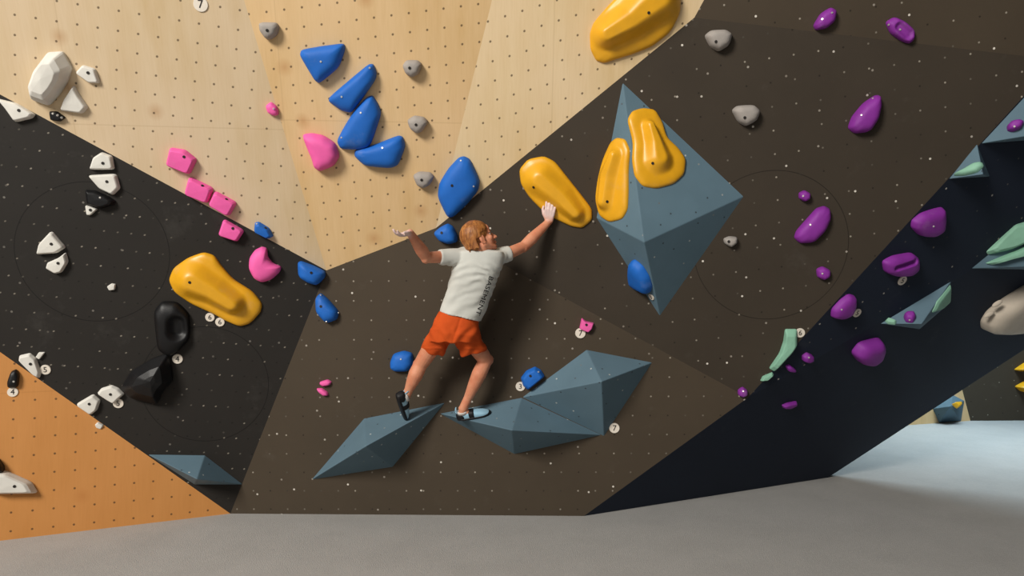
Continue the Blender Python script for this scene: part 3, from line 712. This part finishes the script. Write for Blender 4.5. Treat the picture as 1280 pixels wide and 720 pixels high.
# legs: tapered, calf behind the shin, ankle bones
for hip, kn, an, s in ((hipL, kneeL, ankL, -1), (hipR, kneeR, ankR, 1)):
    chain(bm, [hip, mid(hip, kn, .5), mid(hip, kn, .85), kn], [.062, .061, .053, .048])
    sphere(bm, kn + V((s * .012, .012, .0)), .043)
    back = V((0, -.016, 0))
    chain(bm, [kn, mid(kn, an, .28, back), mid(kn, an, .5, back * .7), mid(kn, an, .78), an], [.048, .0515, .044, .031, .031])
    sphere(bm, an + V((s * .022, -.005, 0)), .015); sphere(bm, an - V((s * .02, 0, 0)), .015)
for he, t_, u_, an, L in ((heelL, tL, upL, ankL, (toeL - heelL).length), (heelR, tR, upR, ankR, (toeR - heelR).length)):
    chain(bm, [an, he + t_ * .03 + u_ * .04], [.030, .027])
    chain(bm, [an - u_ * .03, he + t_ * L * .45 + u_ * .030, he + t_ * L * .75 + u_ * .022], [.026, .020, .013])

t = NT('skin'); c = t.n('ShaderNodeTexCoord').outputs['Object']
sk = lin((214, 148, 116)); col = t.mix(t.ramp(t.noise(c, 14, 4), .35, .7), sk, (sk[0] * .86, sk[1] * .68, sk[2] * .62, 1))
for p, r in CHALK:                                     # climbing chalk on palms and fingers
    d = t.vmath('DISTANCE', c, p, out=1)
    f = t.math('SUBTRACT', 1.0, t.ramp(t.math('ADD', d, t.math('MULTIPLY', t.noise(c, 60, 3), .03)), r, r + .045))
    col = t.mix(t.math('MULTIPLY', f, .8), col, lin((226, 208, 206)))
d = t.vmath('DISTANCE', c, HP(0, .055, -.085), out=1)  # short beard on jaw and lip
f = t.math('SUBTRACT', 1.0, t.ramp(t.math('ADD', d, t.math('MULTIPLY', t.noise(c, 90, 2), .02)), .035, .062))
col = t.mix(t.math('MULTIPLY', f, .5), col, lin((110, 58, 38)))
t.b.inputs['Subsurface Weight'].default_value = .08; t.b.inputs['Subsurface Radius'].default_value = (.012, .004, .002)
t.bump(t.noise(c, 300, 2), .06, .001)
SKIN = t.done(col, .55, .35)
body = fuse('person', bm, .0042, 5, SKIN)
tag(body, 'climber in white t-shirt and orange shorts, back to us, stretched across the dark wall', 'person')

# eyes and brows
for s in (-1, 1):
    bm = bmesh.new(); sphere(bm, HP(s * .029, .0705, -.002), .0100); e = bm_obj('eye', bm, plastic('eye_white', (150, 136, 126), .35, 0, 0), body)
    bm = bmesh.new(); sphere(bm, HP(s * .031, .0785, -.002), (.0062, .005, .0062), HX); bm_obj('iris', bm, plastic('iris_brown', (48, 36, 28), .2, 0, 0), e)
    bm = bmesh.new(); chain(bm, [HP(s * .014, .089, .018), HP(s * .03, .086, .024), HP(s * .046, .074, .02)], [.004, .0048, .003])
    bm_obj('eyebrow', bm, plastic('brow_brown', (92, 56, 34), .8, .3, 0), body)

# hair: a cap over the back of the skull under combed locks
t = NT('hair'); c = t.n('ShaderNodeTexCoord').outputs['Object']
st = t.noise(t.vmath('MULTIPLY', c, (60, 60, 12)), 1.0, 4, .65)
col = t.mix(t.ramp(st, .3, .72), lin((92, 46, 22)), lin((188, 122, 62)))
col = t.mix(t.math('MULTIPLY', t.ramp(t.noise(t.vmath('MULTIPLY', c, (110, 110, 14)), 1, 3), .55, .8), .6), col, lin((214, 160, 96)))
t.bump(st, .6, .006)
HAIR = t.done(col, .5, .4)
bm = bmesh.new()
sphere(bm, HP(0, -.020, .042), (.085, .099, .090), HX, 28)
sphere(bm, HP(0, -.060, -.012), (.064, .044, .068), HX, 20)
rnd = random.Random(3)
for k in range(64):
    az = TAU * (k / 64) + rnd.uniform(-.04, .04)       # around the crown; 0 = face
    fa = math.cos(az)
    end = -.070 if fa < -.2 else (-.020 if fa < .35 else .036)   # nape, ears, fringe
    end += rnd.uniform(-.012, .012)
    pts, rs = [], []
    for j in range(7):
        q = j / 6; el = 1.45 - q * (1.45 - math.asin(max(-.98, min(.98, (end - .03) / .13))))
        sw = az + .22 * q * (1 if az < math.pi else -1)
        rx, ry, rz = .086, .101, .092
        x = math.sin(sw) * math.cos(max(el, -.25)) * rx; y = -.018 + math.cos(sw) * math.cos(max(el, -.25)) * ry
        z = .042 + (math.sin(el) * rz if el > -.25 else math.sin(-.25) * rz + (el + .25) * .1)
        pts.append(HP(x, y, z)); rs.append(.0115 * (1 - .62 * q) + .0015)
    chain(bm, pts, rs)
hair = fuse('hair', bm, .0048, 2, HAIR, body)

# t-shirt
def wpx(u, v, d, du, dv): return V((du * d / F, 0, -dv * d / F))
YB = V((0, 1, 0))
bm = bmesh.new()
def ring(u, v, d, hw, hb, tx=1.0, ty=0.0, e=2.5):
    n = math.hypot(tx, ty); return (at(u, v, d), V((tx / n * hw * d / F, 0, -ty / n * hw * d / F)), YB * hb, e)
loft(bm, [ring(598, 311.5, 4.65, 16, .062), ring(599, 315, 4.65, 30, .085), ring(598, 321, 4.66, 33, .098), ring(597, 333, 4.67, 31.5, .112), ring(592, 350, 4.69, 29.5, .118, 1, .03),
          ring(586, 368, 4.72, 28.5, .118, 1, .08), ring(581, 382, 4.74, 27.5, .120, 1, .16), ring(576, 393.5, 4.755, 27, .124, 1, .24), ring(575.3, 395.5, 4.755, 27, .125, 1, .24)])
def sleeve(a, b, ra, rb):
    d = (b - a).normalized(); q = d.to_track_quat('Z', 'Y').to_matrix()
    loft(bm, [(a, q.col[0] * ra, q.col[1] * ra, 2.2), (mid(a, b, .6), q.col[0] * (ra + rb) / 2, q.col[1] * (ra + rb) / 2, 2.2), (b, q.col[0] * rb, q.col[1] * rb, 2.2)])
sleeve(at(582, 322, 4.66), mid(shL, elL, .60), .062, .049)
sleeve(at(614, 323, 4.68), mid(shR, elR, .40, V((0, 0, -.004))), .064, .049)
capsule(bm, at(580, 318, 4.66), shL, .050, .048); capsule(bm, at(616, 318, 4.67), shR, .050, .050)
t = NT('white_cotton'); c = t.n('ShaderNodeTexCoord').outputs['Object']
col = t.mix(t.ramp(t.noise(c, 8, 4), .3, .8), lin((203, 203, 196)), lin((194, 195, 189)))
t.bump(t.noise(c, 500, 2), .15, .001)
shirt = fuse('shirt', bm, .0055, 7, t.done(col, .9, .1), body)
def wrinkle(o, fn):
    me = o.data; nn = [v.normal.copy() for v in me.vertices]
    for v, n in zip(me.vertices, nn):
        u_, v_ = to_px(v.co); v.co += n * fn(u_, v_, v.co)
def shirt_folds(u, v, co):
    w = sstep((v - 322) / 14) * sstep((404 - v) / 10)
    k = (v - .011 * (u - 594) ** 2 + noise.noise(co * 7) * 9 + noise.noise(co * 17) * 2.5) / 7.6
    sag = math.sin(k * TAU / 1.35) * .0036 * (.55 + .9 * abs(noise.noise(co * 6 + V((5, 2, 1))))) * sstep((385 - v) / 40)
    low = math.sin((u * .55 + v * .9 + noise.noise(co * 8) * 9) / 9.5 * 3.0) * .0028 * sstep((v - 350) / 25)
    return w * (sag + low) + noise.noise(co * 14) * .003
wrinkle(shirt, shirt_folds)
# lettering printed down the right side of the back
bs = bvh_of(shirt)
me = text_mesh('BASEMENT', 8.2, 0)
xs = [v.co.x for v in me.vertices]; L0 = max(xs) - min(xs)
bm = bmesh.new(); bm.from_mesh(me); bmesh.ops.triangulate(bm, faces=bm.faces)
bmesh.ops.subdivide_edges(bm, edges=[e for e in bm.edges if e.calc_length() > 1.2], cuts=2, use_grid_fill=False)
bmesh.ops.triangulate(bm, faces=bm.faces)
dx, dy = -17.0, 47.0; LN = math.hypot(dx, dy); dx, dy = dx / LN, dy / LN
for v in bm.verts:
    a = v.co.x / L0 * 51; b = v.co.y
    u_, v_ = 605.5 + dx * a + dy * b, 369.5 + dy * a - dx * b
    hitp = cast(bs, u_, v_)[0]
    v.co = (hitp if hitp else at(u_, v_, 4.6)) - ray(u_, v_).normalized() * .0022
bm_obj('lettering', bm, M['ink'], shirt, False)

# shorts
bm = bmesh.new()
loft(bm, [ring(574, 394, 4.757, 25.5, .112, 1, .24), ring(571, 404, 4.76, 28, .122, 1, .18), ring(569, 416, 4.765, 31, .124, 1, .1), ring(567, 427, 4.775, 31, .110, 1, .0)])
def leg_loft(p0, p1, w0, w1, d0, d1, t0, t1, h0, h1):
    R_ = []
    for k in range(5):
        q = k / 4
        R_.append(ring(p0[0] + (p1[0] - p0[0]) * q, p0[1] + (p1[1] - p0[1]) * q, d0 + (d1 - d0) * q, w0 + (w1 - w0) * q, h0 + (h1 - h0) * q, 1, t0 + (t1 - t0) * q, 2.3))
    loft(bm, R_)
leg_loft((555, 412), (539.5, 441), 16.5, 14.2, 4.765, 4.86, .15, .32, .112, .080)
leg_loft((580, 414), (593, 441.5), 17.5, 16.2, 4.76, 4.85, 0, -.26, .112, .080)
t = NT('orange_cloth'); c = t.n('ShaderNodeTexCoord').outputs['Object']
col = t.mix(t.ramp(t.noise(c, 7, 4), .3, .8), lin((204, 84, 32)), lin((184, 70, 26)))
t.bump(t.noise(c, 420, 2), .15, .001)
shorts = fuse('shorts', bm, .0055, 5, t.done(col, .85, .15), body)
def short_folds(u, v, co):
    a = math.sin((u * 1.0 + v * .75 + noise.noise(co * 7) * 10) / 3.0) * .0046 * sstep((v - 404) / 14) * (1 if u > 566 else .35)
    b = math.sin((u * 1.0 - v * .7 + noise.noise(co * 7 + V((3, 1, 2))) * 10) / 3.2) * .0046 * sstep((v - 404) / 14) * (1 if u < 566 else .3)
    hem = .002 if 434 < v < 436.5 else 0
    seam = -.004 * math.exp(-((u - (575 - (v - 400) * .32)) / 1.6) ** 2) * sstep((432 - v) / 8)
    return a + b + hem + seam + noise.noise(co * 16) * .003
wrinkle(shorts, short_folds)

# climbing shoes: upper, black rubber rand, strap, pull tab
UP = plastic('shoe_light_blue', (150, 190, 212), .7, .2, 0); RUB = plastic('shoe_rubber', (18, 18, 22), .55, .2, 0); LIN = plastic('shoe_lining', (205, 200, 196), .8, .2, 0)
def shoe(heel, tv, up, L, side):
    sv = tv.cross(up).normalized(); k = L / .25
    sec = [(-.004, .016, .020, .056), (.004, .024, .012, .066), (.03, .031, .004, .070), (.07, .033, .003, .066), (.115, .036, .002, .064), (.16, .041, .002, .054), (.20, .041, .001, .043), (.228, .033, .001, .032), (.246, .018, .002, .022), (.252, .007, .005, .014)]
    def build(lo, hi, grow):
        bm = bmesh.new(); rings = []
        for y, w_, z0, z1 in sec:
            zz0, zz1 = z0 + (z1 - z0) * lo if lo else z0 - grow, min(z1 + grow, hi) if hi else z1
            zz1 = max(zz1, zz0 + .006)
            skew = side * .012 * (y / .25) ** 2
            rings.append((heel + tv * (y + (grow if y > .2 else -grow if y < .01 else 0)) * k + up * (zz0 + zz1) / 2 * k + sv * skew * k, sv * (w_ + grow) * k, up * (zz1 - zz0) / 2 * k, 2.8))
        loft(bm, rings); bmesh.ops.recalc_face_normals(bm, faces=bm.faces); return bm
    s = bm_obj('shoe', build(0, None, 0), UP, body)
    bm_obj('rubber_rand', build(0, .024, .0035), RUB, s)
    bm = bmesh.new()                                   # heel cup
    loft(bm, [(heel + tv * y * k + up * .034 * k, sv * w_ * k, up * h_ * k, 2.6) for y, w_, h_ in ((-.011, .012, .018), (-.006, .024, .030), (.012, .031, .034), (.034, .0345, .030), (.048, .0345, .018))])
    bmesh.ops.recalc_face_normals(bm, faces=bm.faces); bm_obj('heel_rubber', bm, RUB, s)
    bm = bmesh.new()                                   # collar lining round the ankle
    loft(bm, [(heel + tv * .045 * k + up * z * k, sv * w_ * k, tv * l_ * k, 2.2) for z, w_, l_ in ((.055, .034, .042), (.070, .034, .042), (.078, .033, .040))])
    bmesh.ops.recalc_face_normals(bm, faces=bm.faces); bm_obj('collar', bm, LIN, s)
    bm = bmesh.new()                                   # strap over the instep
    loft(bm, [(heel + tv * y * k + up * .034 * k + sv * side * .003 * k, sv * w_ * k, up * h_ * k, 2.6) for y, w_, h_ in ((.088, .0365, .036), (.098, .0375, .037), (.118, .039, .0355), (.128, .0395, .033))])
    bmesh.ops.recalc_face_normals(bm, faces=bm.faces); bm_obj('strap', bm, RUB, s)
    bm = bmesh.new()                                   # pull tabs at the heel
    for q in (-1, 1):
        a = heel + tv * .004 * k + up * .062 * k + sv * q * .012 * k
        chain(bm, [a, a + up * .030 * k - tv * .010 * k, a + up * .046 * k - tv * .002 * k], [.0042, .0046, .0042])
    bm_obj('pull_tab', bm, UP, s)
    return s
shoe(heelL, tL, upL, (toeL - heelL).length, 1)
shoe(heelR, tR, upR, (toeR - heelR).length, -1)
#PERSON_END

# ------------------------------------------------------------------ light
def area(name, loc, target, size, power, color, sy=None):
    L = bpy.data.lights.new(name, 'AREA'); L.energy = power; L.size = size; L.color = color
    if sy: L.shape = 'RECTANGLE'; L.size_y = sy
    o = link(bpy.data.objects.new(name, L)); o.location = loc
    o.rotation_euler = (V(target) - V(loc)).to_track_quat('-Z', 'Y').to_euler()
    return o
area('hall_lamp_key', (-8, -7, 9), (0.0, 5, 1.5), 4.0, 2700, (1, .955, .88))
area('fill_light_wide', (-1.5, -3.5, 5.2), (-.3, 5, 2.2), 4.0, 80, (1, .955, .88))  # added weak frontal fill, stands for no known fixture
wl = area('skylight_behind_wall', (5.25, 7.89, 2.9), (5.0, 7.6, 0), 1.2, 120, (.66, .87, 1.0))
wl.data.spread = math.radians(165)
w = bpy.data.worlds.new('hall'); SC.world = w; w.use_nodes = True
w.node_tree.nodes['Background'].inputs[0].default_value = (.62, .78, 1.0, 1)
w.node_tree.nodes['Background'].inputs[1].default_value = .04

# ------------------------------------------------------------------ camera
cd = bpy.data.cameras.new('camera'); co = link(bpy.data.objects.new('camera', cd))
cd.sensor_width = 36; cd.lens = 36 * F / 1280; cd.clip_start = .05; cd.clip_end = 100
co.location = CAM; co.rotation_euler = (math.pi / 2, 0, 0)
SC.camera = co
SC.view_settings.view_transform = 'Standard'; SC.view_settings.look = 'None'
SC.view_settings.gamma = 1; SC.view_settings.exposure = 0; SC.view_settings.use_curve_mapping = False
